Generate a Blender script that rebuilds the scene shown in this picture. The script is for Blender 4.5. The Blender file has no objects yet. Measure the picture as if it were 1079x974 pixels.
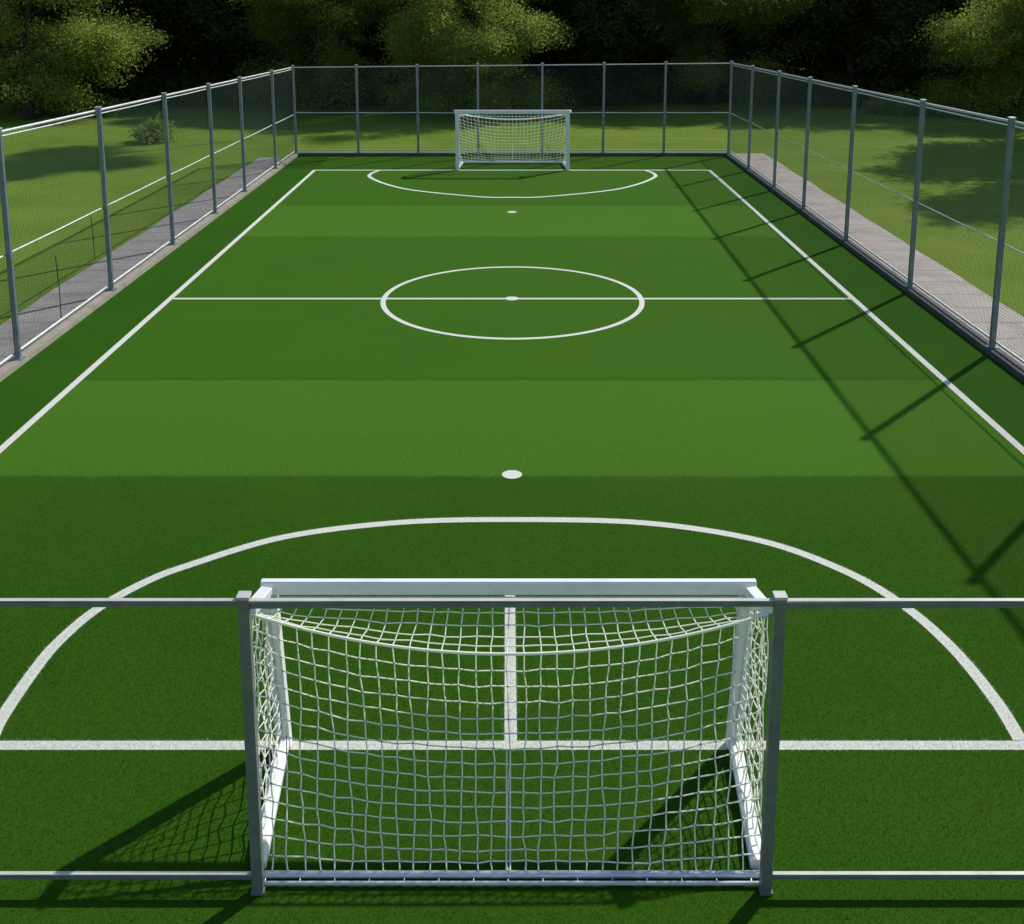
import bpy, math, random
import numpy as np
from mathutils import Vector

random.seed(7)
RNG = np.random.default_rng(7)
SC = bpy.context.scene
COL = SC.collection
R = math.radians

# ------------------------------------------------------------------ materials
def new_mat(name):
    m = bpy.data.materials.new(name)
    m.use_nodes = True
    nt = m.node_tree
    return m, nt, nt.nodes['Principled BSDF']

def N(nt, t, **kw):
    n = nt.nodes.new(t)
    for k, v in kw.items():
        setattr(n, k, v)
    return n

def noise(nt, scale, detail=4, rough=0.6, vec=None, dist=0.0):
    n = N(nt, 'ShaderNodeTexNoise')
    n.inputs['Scale'].default_value = scale
    n.inputs['Detail'].default_value = detail
    n.inputs['Roughness'].default_value = rough
    n.inputs['Distortion'].default_value = dist
    if vec is not None:
        nt.links.new(vec, n.inputs['Vector'])
    return n.outputs['Fac']

def ramp(nt, fac, stops):
    r = N(nt, 'ShaderNodeValToRGB')
    cr = r.color_ramp
    while len(cr.elements) < len(stops):
        cr.elements.new(0.5)
    for e, (p, c) in zip(cr.elements, stops):
        e.position = p
        e.color = (c[0], c[1], c[2], 1) if not isinstance(c, float) else (c, c, c, 1)
    nt.links.new(fac, r.inputs['Fac'])
    return r.outputs['Color']

def mix(nt, fac, a, b, mode='MIX'):
    m = N(nt, 'ShaderNodeMix', data_type='RGBA', blend_type=mode)
    for s, v in ((m.inputs[0], fac), (m.inputs[6], a), (m.inputs[7], b)):
        if isinstance(v, (int, float)):
            s.default_value = v
        elif isinstance(v, tuple):
            s.default_value = (*v, 1) if len(v) == 3 else v
        else:
            nt.links.new(v, s)
    return m.outputs[2]

def math_n(nt, op, a, b=None, clamp=False):
    m = N(nt, 'ShaderNodeMath', operation=op, use_clamp=clamp)
    for s, v in ((m.inputs[0], a), (m.inputs[1], b)):
        if v is None:
            continue
        if isinstance(v, (int, float)):
            s.default_value = v
        else:
            nt.links.new(v, s)
    return m.outputs[0]

def bump(nt, bsdf, height, strength, dist):
    b = N(nt, 'ShaderNodeBump')
    b.inputs['Strength'].default_value = strength
    b.inputs['Distance'].default_value = dist
    nt.links.new(height, b.inputs['Height'])
    nt.links.new(b.outputs['Normal'], bsdf.inputs['Normal'])

def position(nt):
    return N(nt, 'ShaderNodeNewGeometry').outputs['Position']

SIDE_X = 6.67
def turf_colour(nt):
    """two tones of pile laid in bands across the playing area, darker margins outside the side lines"""
    pos = position(nt)
    sp = N(nt, 'ShaderNodeSeparateXYZ')
    nt.links.new(pos, sp.inputs[0])
    X, Y = sp.outputs[0], sp.outputs[1]
    wob = math_n(nt, 'MULTIPLY', math_n(nt, 'SUBTRACT', noise(nt, 2.5, 3, .6, pos), .5), .10)
    Yw = math_n(nt, 'ADD', Y, wob)
    def band(a, b):
        return math_n(nt, 'MULTIPLY',
                      math_n(nt, 'MULTIPLY', math_n(nt, 'SUBTRACT', Yw, a), 12.0, True),
                      math_n(nt, 'MULTIPLY', math_n(nt, 'SUBTRACT', b, Yw), 12.0, True))
    lightb = math_n(nt, 'ADD', band(12.55, 16.05), band(26.1, 30.15), True)
    inside = math_n(nt, 'LESS_THAN', math_n(nt, 'ABSOLUTE', X), SIDE_X)
    lightb = math_n(nt, 'MULTIPLY', lightb, inside)
    # grass sheen towards the sun painted in: lighter tone past the near bands
    sheenb = math_n(nt, 'MULTIPLY', band(16.05, 41.0), inside)
    c = mix(nt, sheenb, TURF_DARK, TURF_SHEEN)
    c = mix(nt, lightb, c, TURF_LIGHT)
    c = mix(nt, inside, TURF_EDGE, c)
    big = noise(nt, 0.45, 4, .6, pos)
    c = mix(nt, math_n(nt, 'MULTIPLY', math_n(nt, 'SUBTRACT', big, .4, True), .8), c, TURF_WARM)
    return c, pos

TURF_DARK = (0.031, 0.102, 0.006)
TURF_SHEEN = (0.044, 0.134, 0.009)
TURF_LIGHT = (0.063, 0.172, 0.014)
TURF_EDGE = (0.025, 0.098, 0.005)
TURF_WARM = (0.062, 0.140, 0.008)

def mat_turf():
    m, nt, b = new_mat('turf')
    c, pos = turf_colour(nt)
    fine = noise(nt, 95, 5, .75, pos)
    c = mix(nt, 1.0, c, ramp(nt, fine, [(.28, .62), (.72, 1.30)]), 'MULTIPLY')
    nt.links.new(c, b.inputs['Base Color'])
    b.inputs['Roughness'].default_value = .95
    b.inputs['Specular IOR Level'].default_value = .04
    bump(nt, b, noise(nt, 220, 3, .7, pos), .5, .01)
    return m

def mat_blades(name, white=False):
    m, nt, b = new_mat(name)
    if white:
        c = mix(nt, noise(nt, 40, 2, .5, position(nt)), (.58, .60, .52), (.76, .77, .71))
    else:
        c, pos = turf_colour(nt)
        c = mix(nt, 1.0, c, ramp(nt, noise(nt, 130, 2, .6, pos), [(.3, 1.06), (.7, 1.40)]), 'MULTIPLY')
    nt.links.new(c, b.inputs['Base Color'])
    b.inputs['Roughness'].default_value = .6
    b.inputs['Specular IOR Level'].default_value = .12
    tr = N(nt, 'ShaderNodeBsdfTranslucent')
    nt.links.new(c, tr.inputs['Color'])
    ms = N(nt, 'ShaderNodeMixShader')
    ms.inputs[0].default_value = .5
    nt.links.new(b.outputs[0], ms.inputs[1])
    nt.links.new(tr.outputs[0], ms.inputs[2])
    nt.links.new(ms.outputs[0], nt.nodes['Material Output'].inputs['Surface'])
    return m

def mat_line():
    m, nt, b = new_mat('white_line')
    pos = position(nt)
    c = ramp(nt, noise(nt, 60, 5, .7, pos), [(.25, (.50, .54, .45)), (.6, (.74, .76, .69))])
    nt.links.new(c, b.inputs['Base Color'])
    b.inputs['Roughness'].default_value = .8
    bump(nt, b, noise(nt, 200, 3, .7, pos), .5, .01)
    return m

def mat_lawn():
    m, nt, b = new_mat('lawn')
    pos = position(nt)
    c = ramp(nt, noise(nt, .25, 5, .65, pos), [(.30, (.118, .205, .018)), (.55, (.165, .255, .029)), (.75, (.215, .282, .042))])
    c = mix(nt, 1.0, c, ramp(nt, noise(nt, 14, 6, .75, pos), [(.28, .70), (.72, 1.25)]), 'MULTIPLY')
    nt.links.new(c, b.inputs['Base Color'])
    b.inputs['Roughness'].default_value = .95
    b.inputs['Specular IOR Level'].default_value = .05
    bump(nt, b, noise(nt, 18, 6, .8, pos), .35, .04)
    return m

def mat_path(name, c1, c2, slab):
    m, nt, b = new_mat(name)
    pos = position(nt)
    c = ramp(nt, noise(nt, 1.3, 6, .65, pos), [(.3, c1), (.7, c2)])
    c = mix(nt, 1.0, c, ramp(nt, noise(nt, 55, 4, .7, pos), [(.3, .82), (.7, 1.14)]), 'MULTIPLY')
    sp = N(nt, 'ShaderNodeSeparateXYZ')
    nt.links.new(pos, sp.inputs[0])
    fr = math_n(nt, 'FRACT', math_n(nt, 'DIVIDE', sp.outputs[1], slab))
    joint = math_n(nt, 'LESS_THAN', fr, .03 / slab)
    c = mix(nt, math_n(nt, 'MULTIPLY', joint, .7), c, (.08, .072, .06))
    stain = ramp(nt, noise(nt, .7, 5, .7, pos, .8), [(.52, 1.0), (.68, .74)])
    c = mix(nt, 1.0, c, stain, 'MULTIPLY')
    nt.links.new(c, b.inputs['Base Color'])
    b.inputs['Roughness'].default_value = .85
    bump(nt, b, math_n(nt, 'SUBTRACT', noise(nt, 90, 4, .7, pos), joint), .4, .006)
    return m

def mat_concrete(name, c1, c2):
    m, nt, b = new_mat(name)
    pos = position(nt)
    c = ramp(nt, noise(nt, 3, 6, .7, pos), [(.3, c1), (.7, c2)])
    c = mix(nt, 1.0, c, ramp(nt, noise(nt, 70, 3, .7, pos), [(.3, .8), (.7, 1.1)]), 'MULTIPLY')
    nt.links.new(c, b.inputs['Base Color'])
    b.inputs['Roughness'].default_value = .9
    bump(nt, b, noise(nt, 90, 4, .7, pos), .4, .006)
    return m

def mat_metal(name, c1, c2, metallic, rough):
    m, nt, b = new_mat(name)
    pos = position(nt)
    c = ramp(nt, noise(nt, 6, 5, .7, pos), [(.3, c1), (.7, c2)])
    nt.links.new(c, b.inputs['Base Color'])
    b.inputs['Metallic'].default_value = metallic
    nt.links.new(ramp(nt, noise(nt, 14, 3, .6, pos), [(.3, rough - .08), (.7, rough + .1)]), b.inputs['Roughness'])
    return m

def mat_white_paint():
    m, nt, b = new_mat('white_paint')
    pos = position(nt)
    c = ramp(nt, noise(nt, 5, 6, .7, pos), [(.28, (.74, .75, .76)), (.5, (.86, .87, .88)), (.75, (.89, .89, .88))])
    speck = ramp(nt, noise(nt, 38, 5, .8, pos), [(.70, 1.0), (.76, .72)])
    c = mix(nt, 1.0, c, speck, 'MULTIPLY')
    nt.links.new(c, b.inputs['Base Color'])
    b.inputs['Roughness'].default_value = .45
    bump(nt, b, noise(nt, 60, 3, .6, pos), .12, .002)
    return m

def mat_net(name, col):
    m, nt, b = new_mat(name)
    c = mix(nt, noise(nt, 25, 3, .6, position(nt)), tuple(v * .94 for v in col), col)
    nt.links.new(c, b.inputs['Base Color'])
    b.inputs['Roughness'].default_value = .7
    # thin nylon cord lets the light through
    b.inputs['Subsurface Weight'].default_value = 1.0
    b.inputs['Subsurface Radius'].default_value = (1.0, 1.0, .8)
    b.inputs['Subsurface Scale'].default_value = .022
    return m

def mat_leaf(name, c1, c2, c3, trans=.4):
    m, nt, b = new_mat(name)
    pos = position(nt)
    f = math_n(nt, 'ADD', math_n(nt, 'MULTIPLY', noise(nt, .8, 3, .6, pos), .6),
               math_n(nt, 'MULTIPLY', noise(nt, 9, 2, .6, pos), .4))
    c = ramp(nt, f, [(.33, c1), (.5, c2), (.66, c3)])
    nt.links.new(c, b.inputs['Base Color'])
    b.inputs['Roughness'].default_value = .6
    b.inputs['Specular IOR Level'].default_value = .25
    tr = N(nt, 'ShaderNodeBsdfTranslucent')
    nt.links.new(c, tr.inputs['Color'])
    ms = N(nt, 'ShaderNodeMixShader')
    ms.inputs[0].default_value = trans
    nt.links.new(b.outputs[0], ms.inputs[1])
    nt.links.new(tr.outputs[0], ms.inputs[2])
    nt.links.new(ms.outputs[0], nt.nodes['Material Output'].inputs['Surface'])
    return m

def mat_bark():
    m, nt, b = new_mat('bark')
    pos = position(nt)
    c = ramp(nt, noise(nt, 7, 6, .75, pos, 1.5), [(.3, (.018, .013, .009)), (.7, (.058, .045, .032))])
    nt.links.new(c, b.inputs['Base Color'])
    b.inputs['Roughness'].default_value = .95
    bump(nt, b, noise(nt, 16, 5, .8, pos, 1.0), .8, .05)
    return m

M_TURF = mat_turf()
M_BLADE = mat_blades('turf_blade')
M_WBLADE = mat_blades('white_blade', True)
M_LINE = mat_line()
M_LAWN = mat_lawn()
M_PATH_SHADED = mat_path('shaded_paving', (.34, .31, .29), (.45, .415, .385), .95)  # same pavers as the pale path, mesh shade put into the greyer colour
M_PATH_PALE = mat_path('pale_paving', (.40, .345, .31), (.54, .48, .43), .95)
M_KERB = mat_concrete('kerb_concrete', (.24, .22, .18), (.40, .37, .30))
M_KERB_SHADED = mat_concrete('shaded_kerb', (.045, .052, .056), (.10, .108, .112))  # concrete darkened in colour for the shade on faces away from the sun
M_STEEL = mat_metal('galvanised_steel', (.15, .20, .25), (.25, .30, .35), .40, .36)
M_RAIL = mat_metal('bright_rail', (.62, .65, .66), (.76, .78, .78), .6, .40)
M_DARK = mat_metal('grey_green_post', (.18, .195, .182), (.26, .278, .26), .25, .38)
M_WIRE = mat_metal('wire', (.010, .040, .034), (.026, .062, .052), .0, .75)
M_WHITE = mat_white_paint()
M_ALU = mat_metal('pale_aluminium', (.55, .60, .66), (.70, .74, .80), .35, .35)
M_CAP_LIT_TOP = mat_metal('cap_paint_lit_top', (.46, .48, .44), (.60, .61, .57), .0, .5)  # post cap paint, also the painted sunlight on the rail tops
M_NET = mat_net('net_cord', (.96, .98, .68))
M_NET_GREY = mat_net('grey_net_cord', (.80, .82, .80))
M_ROPE = mat_net('net_rope', (.84, .86, .76))
M_STAKE = mat_metal('rusty_stake', (.03, .03, .028), (.06, .055, .05), .2, .6)
M_LEAF_LIT = mat_leaf('leaf_sunlit', (.14, .20, .030), (.25, .33, .058), (.38, .45, .100), .60)  # sunlight on the forward crowns put into brighter leaves
M_LEAF_MID = mat_leaf('leaf_half_lit', (.10, .14, .02), (.18, .235, .036), (.27, .33, .06), .55)  # partly lit crowns: light put into a middle leaf tone
M_LEAF_DARK = mat_leaf('leaf_shaded', (.035, .048, .010), (.062, .082, .016), (.100, .125, .026), .42)  # shade of the wood put into the dark leaf colour
M_BARK = mat_bark()

# ------------------------------------------------------------------ mesh collection
class MB:
    def __init__(s):
        s.v = []; s.f = []; s.smooth = []
    def _add(s, vs, fs, smooth=False):
        o = len(s.v)
        s.v += [tuple(v) for v in vs]
        s.f += [tuple(i + o for i in f) for f in fs]
        s.smooth += [smooth] * len(fs)
    def box(s, lo, hi):
        x0, y0, z0 = lo; x1, y1, z1 = hi
        vs = [(x0,y0,z0),(x1,y0,z0),(x1,y1,z0),(x0,y1,z0),(x0,y0,z1),(x1,y0,z1),(x1,y1,z1),(x0,y1,z1)]
        s._add(vs, [(0,3,2,1),(4,5,6,7),(0,1,5,4),(1,2,6,5),(2,3,7,6),(3,0,4,7)])
    def bar(s, p0, p1, w, h, bev=0.0):
        """rectangular section bar, w across, h up, with chamfered edges"""
        p0, p1 = Vector(p0), Vector(p1)
        d = (p1 - p0).normalized()
        up = Vector((0, 0, 1)) if abs(d.z) < .9 else Vector((0, 1, 0))
        sx = d.cross(up).normalized(); sz = sx.cross(d).normalized()
        a, b, k = w / 2, h / 2, bev
        if k > 0:
            prof = [(-a+k,-b),(a-k,-b),(a,-b+k),(a,b-k),(a-k,b),(-a+k,b),(-a,b-k),(-a,-b+k)]
        else:
            prof = [(-a,-b),(a,-b),(a,b),(-a,b)]
        n = len(prof)
        vs = [p + sx * x + sz * z for p in (p0, p1) for x, z in prof]
        fs = [(i, (i+1) % n, n + (i+1) % n, n + i) for i in range(n)]
        fs += [tuple(range(n-1, -1, -1)), tuple(range(n, 2*n))]
        s._add(vs, fs)
    def tube(s, pts, r, n=8, smooth=True):
        pts = [Vector(p) for p in pts]
        rs = r if isinstance(r, (list, tuple)) else [r] * len(pts)
        vs = []; up = None
        for i, p in enumerate(pts):
            d = (pts[min(i+1, len(pts)-1)] - pts[max(i-1, 0)])
            d = d.normalized() if d.length > 1e-9 else Vector((0, 0, 1))
            if up is None:
                up = Vector((0, 0, 1)) if abs(d.z) < .9 else Vector((0, 1, 0))
            sx = d.cross(up)
            if sx.length < 1e-4:
                sx = d.cross(Vector((1, 0, 0)))
            sx.normalize(); sz = sx.cross(d).normalized(); up = sz
            for k in range(n):
                a = 2 * math.pi * k / n
                vs.append(p + (sx * math.cos(a) + sz * math.sin(a)) * rs[i])
        fs = []
        for i in range(len(pts) - 1):
            for k in range(n):
                fs.append((i*n+k, (i+1)*n+k, (i+1)*n+(k+1) % n, i*n+(k+1) % n))
        s._add(vs, fs, smooth)
        m = (len(pts) - 1) * n
        s._add([vs[k] for k in range(n)], [tuple(range(n))])
        s._add([vs[m+k] for k in range(n)], [tuple(range(n-1, -1, -1))])
    def build(s, name, mat, parent=None):
        me = bpy.data.meshes.new(name)
        me.from_pydata(s.v, [], s.f)
        me.polygons.foreach_set('use_smooth', s.smooth)
        me.materials.append(mat)
        me.update()
        return link(name, me, parent)

def link(name, me, parent=None):
    o = bpy.data.objects.new(name, me)
    COL.objects.link(o)
    if parent is not None:
        o.parent = parent

    return o

def raw_mesh(name, verts, nper, mats, idx=None, smooth=False):
    """faces of nper corners each, verts laid out face by face"""
    nf = len(verts) // nper
    me = bpy.data.meshes.new(name)
    me.vertices.add(len(verts))
    me.vertices.foreach_set('co', np.asarray(verts, np.float32).ravel())
    me.loops.add(nf * nper)
    me.loops.foreach_set('vertex_index', np.arange(nf * nper, dtype=np.int32))
    me.polygons.add(nf)
    me.polygons.foreach_set('loop_start', np.arange(0, nf * nper, nper, dtype=np.int32))
    me.polygons.foreach_set('loop_total', np.full(nf, nper, np.int32))
    for m in mats:
        me.materials.append(m)
    if idx is not None:
        me.polygons.foreach_set('material_index', np.asarray(idx, np.int32))
    me.update(calc_edges=True)
    return me

def tag(o, label=None, cat=None, group=None, kind=None):
    if label: o['label'] = label
    if cat: o['category'] = cat
    if group: o['group'] = group
    if kind: o['kind'] = kind
    return o

def empty(name, loc=(0, 0, 0)):
    o = bpy.data.objects.new(name, None)
    o.empty_display_size = .3
    o.location = loc
    COL.objects.link(o)
    return o

def copy_tree(o, parent=None):
    c = o.copy()
    COL.objects.link(c)
    if parent is not None:
        c.parent = parent
    for ch in list(o.children):
        copy_tree(ch, c)
    return c

def sheet(name, pts, z, mat):
    me = bpy.data.meshes.new(name)
    me.from_pydata([(x, y, z) for x, y in pts], [], [tuple(range(len(pts)))])
    me.materials.append(mat)
    o = link(name, me)
    return tag(o, kind='structure')

# ------------------------------------------------------------------ ground
FENCE_X, NEAR_Y, FAR_Y = 7.93, 6.25, 39.72
# one lawn sheet out to the horizon, gently uneven away from the cage
def build_lawn():
    xs = np.concatenate([np.linspace(-420, -60, 7), np.linspace(-50, 50, 41), np.linspace(60, 420, 7)])
    ys = np.concatenate([np.linspace(-120, -10, 4), np.linspace(0, 90, 37), np.linspace(110, 620, 8)])
    vs = []; fs = []
    for y in ys:
        for x in xs:
            d = max(abs(x) - 10.5, y - 42.5, 0)
            k = min(d / 8, 1)
            z = k * (.10 * math.sin(x * .31 + 1.3) * math.cos(y * .27) + .06 * math.sin(x * .7 + y * .5))
            vs.append((x, y, z))
    nx = len(xs)
    for j in range(len(ys) - 1):
        for i in range(nx - 1):
            a = j * nx + i
            fs.append((a, a+1, a+1+nx, a+nx))
    me = bpy.data.meshes.new('lawn')
    me.from_pydata(vs, [], fs)
    me.polygons.foreach_set('use_smooth', [True] * len(fs))
    me.materials.append(M_LAWN)
    return tag(link('lawn', me), kind='structure')
build_lawn()

def wavy(x0, x1, y0, y1, amp, n=60):
    pts = []
    for i in range(n + 1):
        y = y0 + (y1 - y0) * i / n
        pts.append((x1 + amp * math.sin(y * 1.7) * .6 + amp * random.uniform(-1, 1) * .5, y))
    for i in range(n, -1, -1):
        y = y0 + (y1 - y0) * i / n
        pts.append((x0, y))
    return pts
sheet('path_grey', wavy(-8.06, -9.22, 2.0, 39.3, .05), .006, M_PATH_SHADED)
sheet('path_pale', wavy(8.06, 9.42, 2.0, 40.4, .03), .006, M_PATH_PALE)
sheet('turf', [(-7.86, 0.0), (7.86, 0.0), (7.86, 39.66), (-7.86, 39.66)], .010, M_TURF)

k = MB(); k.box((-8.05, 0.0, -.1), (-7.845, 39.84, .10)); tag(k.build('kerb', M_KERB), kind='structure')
k = MB(); k.box((7.845, 0.0, -.1), (8.05, 39.84, .11)); tag(k.build('kerb', M_KERB_SHADED), kind='structure')
k = MB(); k.box((-7.845, 39.645, -.1), (7.845, 39.84, .12)); tag(k.build('kerb', M_KERB_SHADED), kind='structure')

# ------------------------------------------------------------------ painted lines
ZL = .012
def strip_pts(path, w, closed=False):
    """left and right edge points of a strip along a path"""
    n = len(path); L = []; Rr = []
    for i in range(n):
        if closed:
            a, b = path[i-1], path[(i+1) % n]
        else:
            a, b = path[max(i-1, 0)], path[min(i+1, n-1)]
        dx, dy = b[0]-a[0], b[1]-a[1]
        l = math.hypot(dx, dy) or 1
        nx, ny = -dy/l*w/2, dx/l*w/2
        L.append((path[i][0]+nx, path[i][1]+ny)); Rr.append((path[i][0]-nx, path[i][1]-ny))
    return L, Rr

BLADE_MAX_Y = 15.0
def blade_field(xy, hgt, wid):
    """three-cornered blades standing on xy"""
    n = len(xy)
    a = RNG.uniform(0, 2*math.pi, n)
    d = np.stack([np.cos(a), np.sin(a)], 1)
    h = hgt * RNG.uniform(.6, 1.25, n)
    w = wid * RNG.uniform(.7, 1.3, n)
    la = RNG.uniform(0, 2*math.pi, n)
    ll = h * RNG.uniform(.1, .9, n)
    v = np.zeros((n, 3, 3), np.float32)
    v[:, 0, :2] = xy - d * w[:, None] / 2
    v[:, 1, :2] = xy + d * w[:, None] / 2
    v[:, 2, 0] = xy[:, 0] + np.cos(la) * ll
    v[:, 2, 1] = xy[:, 1] + np.sin(la) * ll
    v[:, 0:2, 2] = .008
    v[:, 2, 2] = .010 + h
    return v.reshape(-1, 3)

LINE_AREAS = []      # (kind, data) used to keep green blades off the paint
def line_object(name, path, w, closed=False, z=ZL):
    L, Rr = strip_pts(path, w, closed)
    n = len(path)
    vs = [(x, y, z) for x, y in L] + [(x, y, z) for x, y in Rr]
    m = n if closed else n - 1
    fs = [(i, n+i, n+(i+1) % n, (i+1) % n) for i in range(m)]
    me = bpy.data.meshes.new(name)
    me.from_pydata(vs, [], fs)
    me.materials.append(M_LINE)
    o = tag(link(name, me), kind='structure')
    # white pile blades where the line is close enough to show them
    segs = []
    for i in range(m):
        a, b = path[i], path[(i+1) % n]
        if min(a[1], b[1]) < BLADE_MAX_Y and abs(a[0]) < 9:
            segs.append((a, b))
    pts = []
    for a, b in segs:
        l = math.hypot(b[0]-a[0], b[1]-a[1])
        steps = max(1, int(l / .5))
        for q in range(steps):
            t0, t1 = q / steps, (q+1) / steps
            yc = a[1] + (b[1]-a[1]) * (t0+t1) / 2
            if yc > BLADE_MAX_Y: continue
            c = int(l / steps * w * blade_density(yc) * 1.3)
            t = RNG.uniform(t0, t1, c)
            off = RNG.normal(0, 1, c).clip(-1.7, 1.7) * .34 * w * (1 + .12*np.sin(t*41) )
            dx, dy = (b[0]-a[0]) / l, (b[1]-a[1]) / l
            pts.append(np.stack([a[0] + (b[0]-a[0]) * t - dy * off, a[1] + (b[1]-a[1]) * t + dx * off], 1))
        LINE_AREAS.append((a, b, w))
    if pts:
        xy = np.concatenate(pts)
        f = link('pile', raw_mesh('pile', blade_field(xy, .015, .0042), 3, [M_WBLADE]), o)
        f['kind'] = 'stuff'
    return o

def blade_density(y):
    return 9000 * max(0.0, min(1.0, (BLADE_MAX_Y - y) / 5.0)) * min(1.0, (8.5 / y) ** 1.5)

def catmull(pts, per=10):
    out = []
    for i in range(len(pts) - 1):
        p0 = pts[max(i-1, 0)]; p1 = pts[i]; p2 = pts[i+1]; p3 = pts[min(i+2, len(pts)-1)]
        for q in range(per):
            t = q / per
            out.append(tuple(.5 * ((2*p1[c]) + (-p0[c]+p2[c])*t + (2*p0[c]-5*p1[c]+4*p2[c]-p3[c])*t*t + (-p0[c]+3*p1[c]-3*p2[c]+p3[c])*t**3) for c in (0, 1)))
    out.append(pts[-1])
    return out

def straight(a, b, n=40):
    return [(a[0]+(b[0]-a[0])*i/n, a[1]+(b[1]-a[1])*i/n) for i in range(n+1)]

GOAL_Y, FARG_Y, HALF_Y = 7.675, 36.42, 20.58
line_object('side_line', straight((-SIDE_X-.01, GOAL_Y-.05), (-SIDE_X, FARG_Y+.05)), .11)
line_object('side_line', straight((SIDE_X-.01, GOAL_Y-.05), (SIDE_X, FARG_Y+.05)), .11)
line_object('goal_line', straight((-SIDE_X+.055, GOAL_Y), (SIDE_X-.055, GOAL_Y)), .105)
line_object('goal_line', straight((-SIDE_X+.055, FARG_Y), (SIDE_X-.055, FARG_Y), 20), .12)
line_object('halfway_line', straight((-SIDE_X+.055, HALF_Y), (SIDE_X-.055, HALF_Y), 20), .10)
line_object('centre_circle', [(.01 + 2.51*math.cos(t), 20.57 + 2.52*math.sin(t)) for t in [2*math.pi*i/120 for i in range(120)]], .10, True, ZL+.0015)
near_arc = catmull([(-4.15, 7.73), (-4.19, 7.99), (-4.2, 8.55), (-4.17, 9.04), (-4.02, 9.60), (-3.72, 10.1), (-3.36, 10.45), (-2.49, 11.05), (-1.28, 11.38),
                    (.01, 11.45), (1.5, 11.37), (2.69, 10.97), (3.42, 10.34), (3.80, 9.70), (4.0, 9.0), (4.07, 8.25), (4.05, 7.73)], 8)
line_object('goal_area_arc', near_arc, .115, False, ZL+.0015)
far_arc = catmull([(-4.48, 36.36), (-4.66, 35.7), (-4.60, 34.95), (-3.9, 33.6), (-2.88, 32.5), (-.96, 31.5), (.0, 31.4), (.96, 31.5), (2.88, 32.5), (3.9, 33.6), (4.62, 34.95), (4.70, 35.7), (4.52, 36.36)], 8)
line_object('goal_area_arc', far_arc, .12, False, ZL+.0015)
line_object('centre_line', straight((-.01, GOAL_Y+.053), (-.02, 9.95), 12), .10)
for y, r in ((12.63, .125), (29.2, .13), (20.58, .135)):
    o = line_object('penalty_spot' if y != 20.58 else 'centre_spot', [(.0, y-r*.5), (.0, y+r*.5)], .001)
    ms = bpy.data.meshes.new('spot')
    ms.from_pydata([(r*math.cos(2*math.pi*i/28), y+r*1.0*math.sin(2*math.pi*i/28), ZL+.003) for i in range(28)], [], [tuple(range(28))])
    ms.materials.append(M_LINE)
    for ch in list(o.children):
        bpy.data.objects.remove(ch)
    o.data = ms

# ------------------------------------------------------------------ turf pile near the camera
def build_blades():
    chunks = []
    y = 4.6
    while y < BLADE_MAX_Y:
        hw = min(7.8, y * .62 + 2.2)
        c = int(blade_density(y + .1) * .2 * 2 * hw)
        p = np.stack([RNG.uniform(-hw, hw, c), RNG.uniform(y, y+.2, c)], 1)
        chunks.append(p)
        y += .2
    xy = np.concatenate(chunks)
    keep = np.ones(len(xy), bool)
    for a, b, w in LINE_AREAS:
        ax, ay = a; dx, dy = b[0]-ax, b[1]-ay
        l2 = dx*dx + dy*dy
        t = np.clip(((xy[:, 0]-ax)*dx + (xy[:, 1]-ay)*dy) / l2, 0, 1)
        dist = np.hypot(xy[:, 0]-ax-t*dx, xy[:, 1]-ay-t*dy)
        keep &= dist > w * RNG.uniform(.42, .56, len(xy))
    keep &= (xy[:, 0]**2 + (xy[:, 1]-12.63)**2) > .125**2
    xy = xy[keep]
    o = link('turf_pile', raw_mesh('turf_pile', blade_field(xy, .012, .0042), 3, [M_BLADE]))
    tag(o, 'short green artificial grass pile close to the camera', 'grass', kind='stuff')
build_blades()

# ------------------------------------------------------------------ tall mesh fences
PITCH, WIRE = .05, .0031
def wire_panel(p0, p1, z0, zt0, zt1, parent, off, WIRE):
    """square welded mesh between two posts, top following the rail"""
    mb = MB()
    p0 = Vector((p0[0], p0[1], 0)) + off; p1 = Vector((p1[0], p1[1], 0)) + off
    L = (p1 - p0).length; d = (p1 - p0) / L
    n = int(L / PITCH)
    for i in range(1, n):
        t = i / n; q = p0 + (p1 - p0) * t; top = zt0 + (zt1 - zt0) * t
        mb.bar((q.x, q.y, z0), (q.x, q.y, top), WIRE, WIRE)
    z = z0 + PITCH
    nrm = Vector((-d.y, d.x, 0)) * WIRE
    zm = min(zt0, zt1)
    while z < max(zt0, zt1):
        e0, e1 = p0.copy(), p1.copy()
        if z > zm:
            t = (z - zt0) / (zt1 - zt0)
            q = p0 + (p1 - p0) * t
            if zt1 < zt0: e1 = q
            else: e0 = q
        mb.bar((e0.x+nrm.x, e0.y+nrm.y, z), (e1.x+nrm.x, e1.y+nrm.y, z), WIRE, WIRE)
        z += PITCH
    return mb.build('wire_mesh', M_WIRE, parent)

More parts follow.
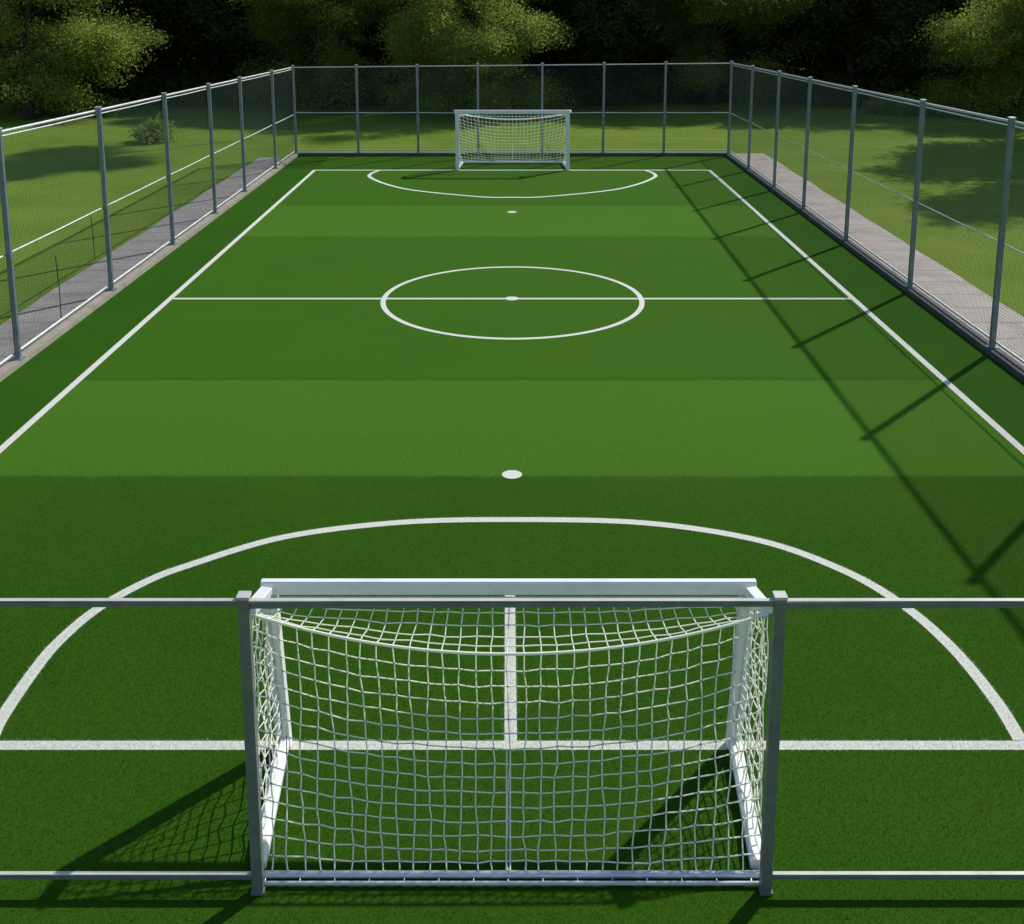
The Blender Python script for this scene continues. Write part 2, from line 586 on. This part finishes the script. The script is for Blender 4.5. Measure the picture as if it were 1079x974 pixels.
def tall_fence(posts, tops, mids, label, base_z, off, post_ends=(True, True), double=True, mid_r=.016):
    root = empty('mesh_fence')
    tag(root, label, 'fence', 'tall wire mesh fences round the pitch')
    n = len(posts)
    for i, (x, y) in enumerate(posts):
        if (i == 0 and not post_ends[0]) or (i == n-1 and not post_ends[1]):
            continue
        mb = MB()
        mb.bar((x, y, base_z), (x, y, tops[i] + .035), .084, .084, .008)
        p = mb.build('post', M_STEEL, root)
        cp = MB(); cp.bar((x, y, tops[i] + .036), (x, y, tops[i] + .052), .10, .10, .006)
        cp.build('cap', M_RAIL, p)
        ft = MB(); ft.bar((x, y, base_z), (x, y, base_z + .012), .17, .17, .0)
        ft.build('base_plate', M_STEEL, p)
    def rail(name, zs, r, mat, dz=0.0, sag=0.0):
        mb = MB()
        for i in range(n-1):
            a = Vector((posts[i][0], posts[i][1], zs[i]+dz)) + off*.9
            b = Vector((posts[i+1][0], posts[i+1][1], zs[i+1]+dz)) + off*.9
            m = (a + b) / 2; m.z -= sag
            mb.tube([a, m, b], r, 8)
        return mb.build(name, mat, root)
    rail('top_rail', tops, .024 if double else .019, M_RAIL, -.03)
    if double:
        rail('tension_rail', tops, .014, M_RAIL, -.10, .006)
    rail('mid_rail', mids, mid_r, M_RAIL, 0, .008)
    rail('bottom_rail', [base_z + .09] * n, .022, M_RAIL)
    for i in range(n-1):
        wire_panel(posts[i], posts[i+1], base_z + .05, tops[i]-.03, tops[i+1]-.03, root, off, WIRE if double else .0042)
    return root

LY = [6.25, 9.3, 13.0, 16.75, 20.9, 24.9, 28.6, 31.9, 36.2, 39.74]
RY = [6.25, 9.9, 13.75, 17.3, 21.1, 25.35, 29.2, 32.6, 36.25, 39.74]
def ltop(y): return 3.27 + (39.7 - y) * .0220
def rtop(y): return 3.42 + (39.7 - y) * .0205
def midz(y): return 1.53 + (39.7 - y) * .0125
left_posts = [(-7.93, y) for y in LY]
right_posts = [(7.95, y) for y in RY]
far_xs = [-7.93, -5.64, -3.44, -1.24, 1.10, 3.34, 5.57, 7.95]
tall_fence(left_posts, [ltop(y) for y in LY], [midz(y) for y in LY],
           'tall wire mesh fence with bright posts beside the grey path', .10, Vector((-.055, 0, 0)))
tall_fence(right_posts, [rtop(y) for y in RY], [midz(y) + .05 for y in RY],
           'tall wire mesh fence beside the pale path, casting shadow on the turf', .11, Vector((.055, 0, 0)), mid_r=.012)
ft = [ltop(39.7) + (rtop(39.7) - ltop(39.7)) * (x + 7.93) / 15.88 for x in far_xs]
tall_fence([(x, 39.74) for x in far_xs], ft, [1.60] * 8,
           'tall wire mesh fence behind the small distant goal', .12, Vector((0, .055, 0)), (False, False), False)

# ------------------------------------------------------------------ low rail fence nearest the camera
rf = empty('rail_fence')
tag(rf, 'low dark grey rail fence with no mesh, close behind the large goal', 'fence')
nx_ = [-7.85, -5.04, -1.68, 1.68, 5.04, 7.85]
for x in nx_:
    mb = MB(); mb.bar((x, NEAR_Y, 0), (x, NEAR_Y, 2.140), .072, .072, .006)
    p = mb.build('post', M_DARK, rf)
    mb = MB(); mb.bar((x, NEAR_Y, 2.141), (x, NEAR_Y, 2.160), .080, .080, .004)
    mb.build('cap', M_CAP_LIT_TOP, p)
    mb = MB(); mb.bar((x, NEAR_Y, .011), (x, NEAR_Y,   .030), .086, .086, .006)
    mb.build('collar', M_DARK, p)
mb = MB()
for a, b in zip(nx_, nx_[1:]):
    mb.bar((a+.036, NEAR_Y, 2.086), (b-.036, NEAR_Y, 2.100), .032, .036, .003)
tr_ = mb.build('top_rail', M_DARK, rf)
mb = MB()
for a, b in zip(nx_, nx_[1:]):
    mb.bar((a+.036, NEAR_Y, 2.1215), (b-.036, NEAR_Y, 2.1215), .034, .005, .001)
mb.build('lit_rail_top', M_CAP_LIT_TOP, tr_)  # added strip: sunlight on the rail's top face put into its colour
for a, b in ((nx_[0], nx_[2]), (nx_[3], nx_[5])):
    mb = MB()
    mb.bar((a+.036, NEAR_Y, .122), (b-.036, NEAR_Y, .122), .028, .036, .003)
    br = mb.build('bottom_rail', M_DARK, rf)
    mb = MB(); mb.bar((a+.036, NEAR_Y, .1435), (b-.036, NEAR_Y, .1435), .030, .005, .001)
    mb.build('lit_rail_top', M_CAP_LIT_TOP, br)  # lower rail too: lit top added as a pale strip

# ------------------------------------------------------------------ goals (built with the goal line at y = 0, net towards -y)
def make_goal(label, hb, ht, H, bar, bd, brk, depth, rope_drop, ncol, nrow, ntop, cord, seed, net_mat, tube_r=.024):
    rnd = random.Random(seed)
    root = empty('goal')
    tag(root, label, 'goal', 'football goals facing each other')
    zc = H - bar/2
    mb = MB(); mb.bar((-ht - bar*.5, 0, zc), (ht + bar*.5, 0, zc), bd, bar, bar*.10)
    mb.build('crossbar', M_WHITE, root)
    for s in (-1, 1):
        mb = MB()
        mb.bar((s*hb, 0, .0), (s*(ht-.005), 0, H - bar - .001), bar*.98, bar*.98, bar*.12)
        # the groove that takes the net clips
        p = mb.build('post', M_WHITE, root)
        mb = MB()
        a = Vector((s*hb - s*0, -bar*.5, .12)); b = Vector((s*ht, -bar*.5, H - bar - .05))
        mb.bar(a, b, .012, .012)
        mb.build('net_track', M_ALU, p)
        # short arm from the corner back to the net, with gusset plate
        mb = MB()
        a = Vector((s*(ht + .005), -bar*.52, H - bar*.5)); b = Vector((s*(ht + .075), -brk, H - bar*.62))
        mb.bar(a, b, bar*.85, bar*.62, .006)
        mb.build('net_arm', M_WHITE, root)
        mb = MB()
        mb.bar((s*hb, -bar*.52, bar*.5), (s*(hb - .085), -depth + .0, bar*.42), bar*.9, bar*.8, bar*.2)
        mb.build('base_bar', M_WHITE, root)
    mb = MB(); mb.tube([(-hb + .07, -depth - .055, tube_r + .002), (hb - .07, -depth - .055, tube_r + .002)], tube_r, 14)
    mb.build('back_bar', M_ALU, root)
    mb = MB(); mb.tube([(-hb + .08, -depth - .125, .022), (hb - .08, -depth - .125, .022)], .014, 10)
    for i in range(15):
        x = -hb + .15 + (2*hb - .3) * i / 14
        mb.tube([(x, -depth - .07, .026), (x, -depth - .12, .02)], .0035, 6)
    mb.build('ground_bar', M_ALU, root)
    # ---- net
    xr = ht + .08
    def rope(u):                       # u in -1..1
        k = 1 - u*u
        return Vector((u*xr, -brk - .20*k*(brk/.3) ** .5, H - bar*.85 - rope_drop*k))
    net = MB()
    def strand(pts, r=cord):
        net.tube(pts, r, 5)
    def jit(p, a):
        return p + Vector((rnd.uniform(-a, a), rnd.uniform(-a, a), rnd.uniform(-a, a)))
    # back panel
    G = []
    for i in range(ncol + 1):
        u = -1 + 2*i/ncol
        top = rope(u); bot = Vector((u*(hb - .09), -depth - .055, .048))
        col = []
        ph = rnd.uniform(0, 6.28)
        for j in range(nrow + 1):
            t = j / nrow
            p = top.lerp(bot, t)
            # slack: rows hang low towards the middle, panel bellies backward
            p.z -= min(.17*(1-abs(u)**2.6)*math.sin(math.pi*min(1, t*.93))**.8, .85*(p.z - .05)) if 0 < j < nrow else 0
            p.y += .09*math.sin(math.pi*t)*(1-u*u)
            p.x += .010*math.sin(ph + j*.55)
            if 0 < j < nrow: p = jit(p, .008)
            col.append(p)
        G.append(col)
    for i in range(ncol + 1):
        strand(G[i])
    for j in range(1, nrow + 1):
        strand([G[i][j] for i in range(ncol + 1)])
    # roof panel from the crossbar to the rope
    T = []
    for i in range(ncol + 1):
        u = -1 + 2*i/ncol
        a = Vector((u*(ht - .03), -bar*.45, H - bar*1.02)); b = G[i][0]
        col = []
        for j in range(ntop + 1):
            t = j / ntop
            p = a.lerp(b, t); p.z -= .06*math.sin(math.pi*t)
            if 0 < j < ntop: p = jit(p, .008)
            col.append(p)
        T.append(col)
    for i in range(ncol + 1):
        strand(T[i])
    for j in range(0, ntop):
        strand([T[i][j] for i in range(ncol + 1)])
    # side panels
    nsd = max(6, int(depth / .15))
    for s, gi in ((-1, 0), (1, ncol)):
        S = []
        for i in range(nsd + 1):
            q = i / nsd
            col = []
            ph = rnd.uniform(0, 6.28)
            for j in range(nrow + 1):
                t = j / nrow
                front = Vector((s*(ht + (hb-ht)*t), -bar*.5, (H - bar)*(1-t) + bar*t))
                back = G[gi][j]
                p = front.lerp(back, q)
                if 0 < i < nsd:
                    p.z -= .03*math.sin(math.pi*q)*(1-t)
                    p.x += s*.03*math.sin(math.pi*q)*math.sin(math.pi*t) + .016*math.sin(ph + j*1.1)
                    p = jit(p, .008)
                col.append(p)
            S.append(col)
        for i in range(nsd):
            strand(S[i])
        for j in range(0, nrow + 1):
            strand([S[i][j] for i in range(nsd + 1)])
    no = net.build('net', net_mat, root)
    rp = MB()
    rp.tube([rope(-1 + 2*i/48) + Vector((0, -.006, 0)) for i in range(49)], max(cord*1.9, bd*.16), 8)
    rp.build('rope', M_ROPE, no)
    tp = MB()
    mid = [Vector((.0, G[ncol//2][j].y - .014, G[ncol//2][j].z)) for j in range(nrow//2 - 1, nrow + 1)]
    for a in (-.013, .013):
        tp.tube([p + Vector((a, 0, 0)) for p in mid], .005, 6)
    tp.build('centre_cord', M_ROPE, no)
    return root

g1 = make_goal('large white goal with slack square net close to the low rail fence', 1.775, 1.84, 1.425, .112, .070, .30, 1.265, .20,
               32, 15, 5, .0051, 3, M_NET)
g1.location = (-.025, GOAL_Y, .012)
g2 = make_goal('small distant white goal in front of the tall far fence', 1.86, 1.86, 2.03, .130, .11, .42, 1.30, .29,
               30, 16, 4, .0052, 5, M_NET_GREY, .05)
g2.location = (.02, FARG_Y + .03, .012)
g2.rotation_euler = (0, 0, math.pi)

# ------------------------------------------------------------------ two thin stakes on the grey path side
for (x, y, hgt, lab) in ((-8.22, 19.15, 1.22, 'thin dark stake standing on the grey path against the fence'),
                         (-9.42, 23.95, .95, 'shorter thin dark stake at the grass edge of the grey path')):
    mb = MB(); mb.tube([(x, y, 0), (x+.01, y, hgt*.5), (x - .015, y, hgt)], .010, 8)
    o = mb.build('stake', M_STAKE)
    tag(o, lab, 'stake', 'thin stakes by the grey path')

# ------------------------------------------------------------------ trees
def leaf_cloud(centres, radii, per, size, rng, flat=.7, droop=.0):
    rad = np.asarray(radii, np.float32)
    cnt = np.maximum(8, per * (rad / rad.mean())**2 * .92).astype(int)   # small sprays stay thin
    c = np.repeat(np.asarray(centres, np.float32), cnt, 0)
    r = np.repeat(rad, cnt)
    off = rng.normal(0, 1, (len(c), 3)).astype(np.float32)
    off /= np.maximum(1, np.linalg.norm(off, axis=1, keepdims=True) / 2.5)
    off *= r[:, None] * .60
    off[:, 2] *= flat
    p = c + off
    p[:, 2] -= droop * (off[:, 0]**2 + off[:, 1]**2)
    m = len(p)
    a = rng.normal(0, 1, (m, 3)); a[:, 2] = a[:, 2]*.6 - droop*1.2; a /= np.linalg.norm(a, axis=1, keepdims=True)
    b = rng.normal(0, 1, (m, 3)); b -= a * (a*b).sum(1, keepdims=True); b /= np.linalg.norm(b, axis=1, keepdims=True)
    s = size * rng.uniform(.6, 1.35, (m, 1))
    v = np.zeros((m, 4, 3), np.float32)
    v[:, 0] = p - a*s; v[:, 1] = p - b*s*.42; v[:, 2] = p + a*s; v[:, 3] = p + b*s*.42
    return v.reshape(-1, 3)

def make_tree(label, leaf, height, crown_r, crown_bottom, seed, clumps=230, per=130, size=.13, trunk_r=.22, lean=(0, 0), droop=.20, trunk_branch=9, skirt=0):
    rng = np.random.default_rng(seed)
    rnd = random.Random(seed)
    root = empty('tree')
    tag(root, label, 'tree')
    zc = (height + crown_bottom) / 2; rz = (height - crown_bottom) / 2
    # bumpy envelope: several lobes
    lobes = []
    for i in range(15):
        a = rnd.uniform(0, 6.28); e = rnd.uniform(-1.0, .9)
        rr = math.sqrt(max(0, 1 - e*e)) * rnd.uniform(.45, .95)
        lobes.append((math.cos(a)*rr*crown_r, math.sin(a)*rr*crown_r, zc + e*rz*.72, crown_r*rnd.uniform(.22, .55), rz*rnd.uniform(.16, .40)))
    cs = []; rs = []
    while len(cs) < clumps:
        lx, ly, lz, lr, lh = rnd.choice(lobes)
        d = rng.normal(0, 1, 3); d /= np.linalg.norm(d)
        q = rnd.uniform(.2, 1.25) ** .7
        p = (lx + d[0]*lr*q + lean[0]*.5, ly + d[1]*lr*q + lean[1]*.5, lz + d[2]*lh*q)
        if p[2] < (crown_bottom*.75 if crown_bottom < 5 else crown_bottom - .5): continue
        cs.append(p); rs.append(rnd.uniform(.30, 1.0) * (crown_r/4)**.5)
    # loose low sprays hanging round the crown's foot
    for i in range(skirt):
        a = rnd.uniform(0, 6.28); q = crown_r*math.sqrt(rnd.uniform(.1, 1.1))
        cs.append((q*math.cos(a) + lean[0]*.3, q*math.sin(a) + lean[1]*.3, rnd.uniform(.35, 1.15)*crown_bottom + .3)); rs.append(rnd.uniform(.5, 1.2))
    me = raw_mesh('crown', leaf_cloud(cs, rs, per, size, rng, .62, droop), 4, [leaf])
    crown = link('crown', me, root)
    tb = MB()
    n = 8
    top = height*.82
    tp = [Vector((lean[0]*(i/n)**1.3 + .14*math.sin(i*1.3+seed)*(i > 0), lean[1]*(i/n)**1.3 + .14*math.cos(i*1.7+seed)*(i > 0), -.15 + (top+.15)*i/n)) for i in range(n+1)]
    tb.tube(tp, [trunk_r*(1.35 if i == 0 else 1)*(1 - .86*i/n) for i in range(n+1)], 10)
    order = sorted(range(len(cs)), key=lambda i: cs[i][2])
    pick = [order[int(len(order)*(k+.5)/(trunk_branch*2))] for k in range(trunk_branch*2)]
    for i in pick:
        c = Vector(cs[i])
        z0 = max(crown_bottom*.6, c.z - rnd.uniform(.8, 2.4))
        t = min(max((z0 + .15)/(top + .15), .05), .93)
        fi = t*n; a = int(fi); s = tp[a].lerp(tp[min(a+1, n)], fi - a)
        m = s.lerp(c, .5) + Vector((rnd.uniform(-.3, .3), rnd.uniform(-.3, .3), rnd.uniform(.0, .4)))
        r0 = trunk_r*(1 - .8*t)*.5
        tb.tube([s, s.lerp(m, .5), m, m.lerp(c, .6), c], [r0, r0*.8, r0*.6, r0*.35, .012], 6)
    tb.build('trunk', M_BARK, root)
    return root

def put(root, x, y, rz=0, s=1.0):
    root.location = (x, y, 0); root.rotation_euler = (0, 0, rz); root.scale = (s, s, s)
    return root

# sunlit trees standing forward of the wood
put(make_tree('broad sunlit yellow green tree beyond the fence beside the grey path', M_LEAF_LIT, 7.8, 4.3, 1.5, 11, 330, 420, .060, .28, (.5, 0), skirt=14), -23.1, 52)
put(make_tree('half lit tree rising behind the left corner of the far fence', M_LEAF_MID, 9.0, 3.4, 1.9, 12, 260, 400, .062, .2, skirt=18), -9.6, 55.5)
put(make_tree('large sunlit tree hanging over the far fence behind the distant goal', M_LEAF_LIT, 8.8, 4.0, 1.0, 13, 360, 420, .060, .34, skirt=26), -2.1, 54.5)
put(make_tree('dim green tree over the right half of the far fence', M_LEAF_MID, 10.0, 3.8, 1.7, 14, 280, 400, .062, .22, skirt=18), 10.6, 58)
put(make_tree('bushy sunlit tree standing at the right edge beyond the pale path', M_LEAF_LIT, 7.8, 3.9, 1.2, 15, 300, 420, .060, .26, (-.3, 0), skirt=16), 24.3, 53.5)
put(make_tree('tall tree overhanging the lawn past the pale path', M_LEAF_MID, 14.5, 4.9, 6.2, 16, 330, 110, .14, .3), 24.2, 42.5)

put(make_tree('added slim tree with an unseen crown shading the lawn, just behind the large sunlit tree', M_LEAF_MID, 22.3, 3.0, 18.4, 17, 150, 110, .14, .17, (0, 0), .1, 5), .2, 56.8)  # added tree, crown placed above the view to throw shade on the lawn
put(make_tree('high crowned tree behind the tree overhanging the lawn', M_LEAF_MID, 13.5, 4.2, 6.2, 18, 240, 110, .14, .28), 26.8, 48.2)
# darker trees of the first row
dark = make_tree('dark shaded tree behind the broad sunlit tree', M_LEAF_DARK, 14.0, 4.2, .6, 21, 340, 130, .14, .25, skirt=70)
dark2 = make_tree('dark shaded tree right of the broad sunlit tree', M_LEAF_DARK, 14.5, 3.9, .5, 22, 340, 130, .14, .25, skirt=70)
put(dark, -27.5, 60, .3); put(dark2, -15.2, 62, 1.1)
spots = [(-20.5, 63, 2.0, 1.0, 'dark tree deep between the two left sunlit crowns'),
         (-8.0, 64, .7, 1.05, 'dark tree behind the half lit tree at the fence corner'),
         (-4.5, 63, 4.0, .95, 'dark tree filling the gap before the large hanging tree'),
         (2.0, 65, 2.6, 1.1, 'dark tree behind the large sunlit tree over the goal'),
         (5.2, 60.5, 5.1, .95, 'dark tree right of the large sunlit tree'),
         (9.6, 66, 1.7, 1.05, 'dark tree behind the dim green tree'),
         (14.8, 62, 3.3, 1.0, 'dark tree above the right corner of the far fence'),
         (19.0, 61.5, .2, 1.0, 'dark tree left of the bushy tree at the right edge'),
         (26.5, 62, 2.2, 1.05, 'dark tree behind the bushy tree at the right edge'),
         (33.0, 58, 1.4, 1.0, 'dark tree farthest to the right beyond the lawn'),
         (-33.5, 57, 5.5, 1.0, 'dark tree farthest to the left beyond the lawn')]
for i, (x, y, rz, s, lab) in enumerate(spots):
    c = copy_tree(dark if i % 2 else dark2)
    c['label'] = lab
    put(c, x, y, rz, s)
for o in list(COL.objects):
    if o.parent is None and o.name.split('.')[0] == 'tree':
        o['group'] = 'trees along the edge of the wood'

# the wood behind: one closed mass of foliage and trunks
def build_woods():
    rng = np.random.default_rng(77)
    rnd = random.Random(77)
    cs = []; rs = []
    tb = []
    for row, (y, hgt) in enumerate(((69, 16.5), (75, 15), (82, 14))):
        x = -52 + row*1.7
        while x < 52:
            cx, cy = x + rnd.uniform(-.8, .8), y + rnd.uniform(-1.5, 1.5)
            hh = hgt * rnd.uniform(.85, 1.1)
            for k in range(95):
                z = rnd.uniform(.2, hh)
                rr = 2.9 * math.sqrt(max(.08, 1 - ((z - hh*.5)/(hh*.55))**2)) * rnd.uniform(.5, 1)
                a = rnd.uniform(0, 6.28)
                cs.append((cx + rr*math.cos(a), cy + rr*math.sin(a), z)); rs.append(rnd.uniform(.8, 1.4))
            x += 4.2 + rnd.uniform(-.5, .8)
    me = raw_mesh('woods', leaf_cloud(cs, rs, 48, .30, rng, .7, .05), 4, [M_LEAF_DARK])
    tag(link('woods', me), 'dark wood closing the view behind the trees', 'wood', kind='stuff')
build_woods()

# lawn bush, plus bright leaf clumps added in place of sun flecks on grass
def make_shrub(label, leaf, r, h, seed, clumps=50, per=90, size=.08):
    rng = np.random.default_rng(seed); rnd = random.Random(seed)
    root = empty('shrub')
    tag(root, label, 'shrub')
    cs = []; rs = []
    for i in range(clumps):
        a = rnd.uniform(0, 6.28); q = math.sqrt(rnd.random())
        z = rnd.uniform(.1, 1) * h * math.sqrt(1 - .8*q*q) * rnd.uniform(.7, 1)
        cs.append((q*r*math.cos(a), q*r*math.sin(a), z)); rs.append(rnd.uniform(.12, .46))
    link('foliage', raw_mesh('foliage', leaf_cloud(cs, rs, per, size, rng, .8), 4, [leaf]), root)
    tb = MB()
    for i in range(7):
        c = Vector(cs[rnd.randrange(clumps)])
        tb.tube([Vector((c.x*.15, c.y*.15, -.05)), c*.55, c], [.025, .018, .006], 5)
    tb.build('stem', M_BARK, root)
    return root
put(make_shrub('small pale bush alone on the lawn behind the left fence', M_LEAF_LIT, .70, .95, 31, 30, 120, .06), -14.5, 43.8)
put(make_shrub('leafy stand-in for a sunlit grass patch at the foot of the broad sunlit tree, left of its trunk', M_LEAF_LIT, 1.0, .7, 32), -24.3, 54)
put(make_shrub('leafy stand-in for a sunlit grass patch at the foot of the broad sunlit tree, right of its trunk', M_LEAF_LIT, 1.3, .8, 33), -20.6, 54)
put(make_shrub('wide leafy stand-in for a sunlit grass patch under the bushy tree at the right edge', M_LEAF_LIT, 1.6, .8, 34, 80), 19.4, 54.5)
# dark undergrowth along the wood edge
def build_undergrowth():
    rng = np.random.default_rng(5); rnd = random.Random(5)
    cs = []; rs = []
    for i in range(1500):
        x = rnd.uniform(-40, 40)
        y = 58.5 + rnd.uniform(0, 9) + 1.5*math.sin(x*.3)
        cs.append((x, y, rnd.uniform(.05, .5 + .22*(y - 58)))); rs.append(rnd.uniform(.4, .8))
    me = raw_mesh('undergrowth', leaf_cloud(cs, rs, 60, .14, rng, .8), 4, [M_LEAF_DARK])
    tag(link('undergrowth', me), 'dark undergrowth at the foot of the trees', 'undergrowth', kind='stuff')
build_undergrowth()

# ------------------------------------------------------------------ light
SUN_EL, SUN_AZ = 39.0, 42.3          # azimuth from +Y towards +X
w = bpy.data.worlds.new('World')
SC.world = w
w.use_nodes = True
nt = w.node_tree
sky = nt.nodes.new('ShaderNodeTexSky')
sky.sky_type = 'NISHITA'
sky.sun_disc = False
sky.sun_elevation = R(SUN_EL)
sky.sun_rotation = R(SUN_AZ)
sky.air_density = 1.0
sky.dust_density = .6
bg = nt.nodes['Background']
bg.inputs['Strength'].default_value = .12
nt.links.new(sky.outputs[0], bg.inputs['Color'])

sd = bpy.data.lights.new('sun', 'SUN')
sd.energy = 4.3
sd.angle = R(.8)
sd.color = (1.0, .95, .86)
so = bpy.data.objects.new('sun', sd)
COL.objects.link(so)
d = Vector((-math.sin(R(SUN_AZ))*math.cos(R(SUN_EL)), -math.cos(R(SUN_AZ))*math.cos(R(SUN_EL)), -math.sin(R(SUN_EL))))
so.rotation_euler = d.to_track_quat('-Z', 'Y').to_euler()

# ------------------------------------------------------------------ camera
cam = bpy.data.cameras.new('camera')
cam.sensor_fit = 'HORIZONTAL'
cam.sensor_width = 36
cam.lens = 38.369
cam.shift_y = -.2521
cam.clip_start = .1
cam.clip_end = 2000
co = bpy.data.objects.new('camera', cam)
COL.objects.link(co)
co.location = (0, 0, 5.85)
co.rotation_euler = (R(90 - 10.8766), 0, 0)
SC.camera = co

SC.view_settings.view_transform = 'Standard'
SC.view_settings.look = 'None'
SC.view_settings.gamma = 1
SC.view_settings.exposure = 0
SC.view_settings.use_curve_mapping = False
SC.cycles.max_bounces = 6
SC.cycles.transparent_max_bounces = 8
SC.cycles.use_denoising = True
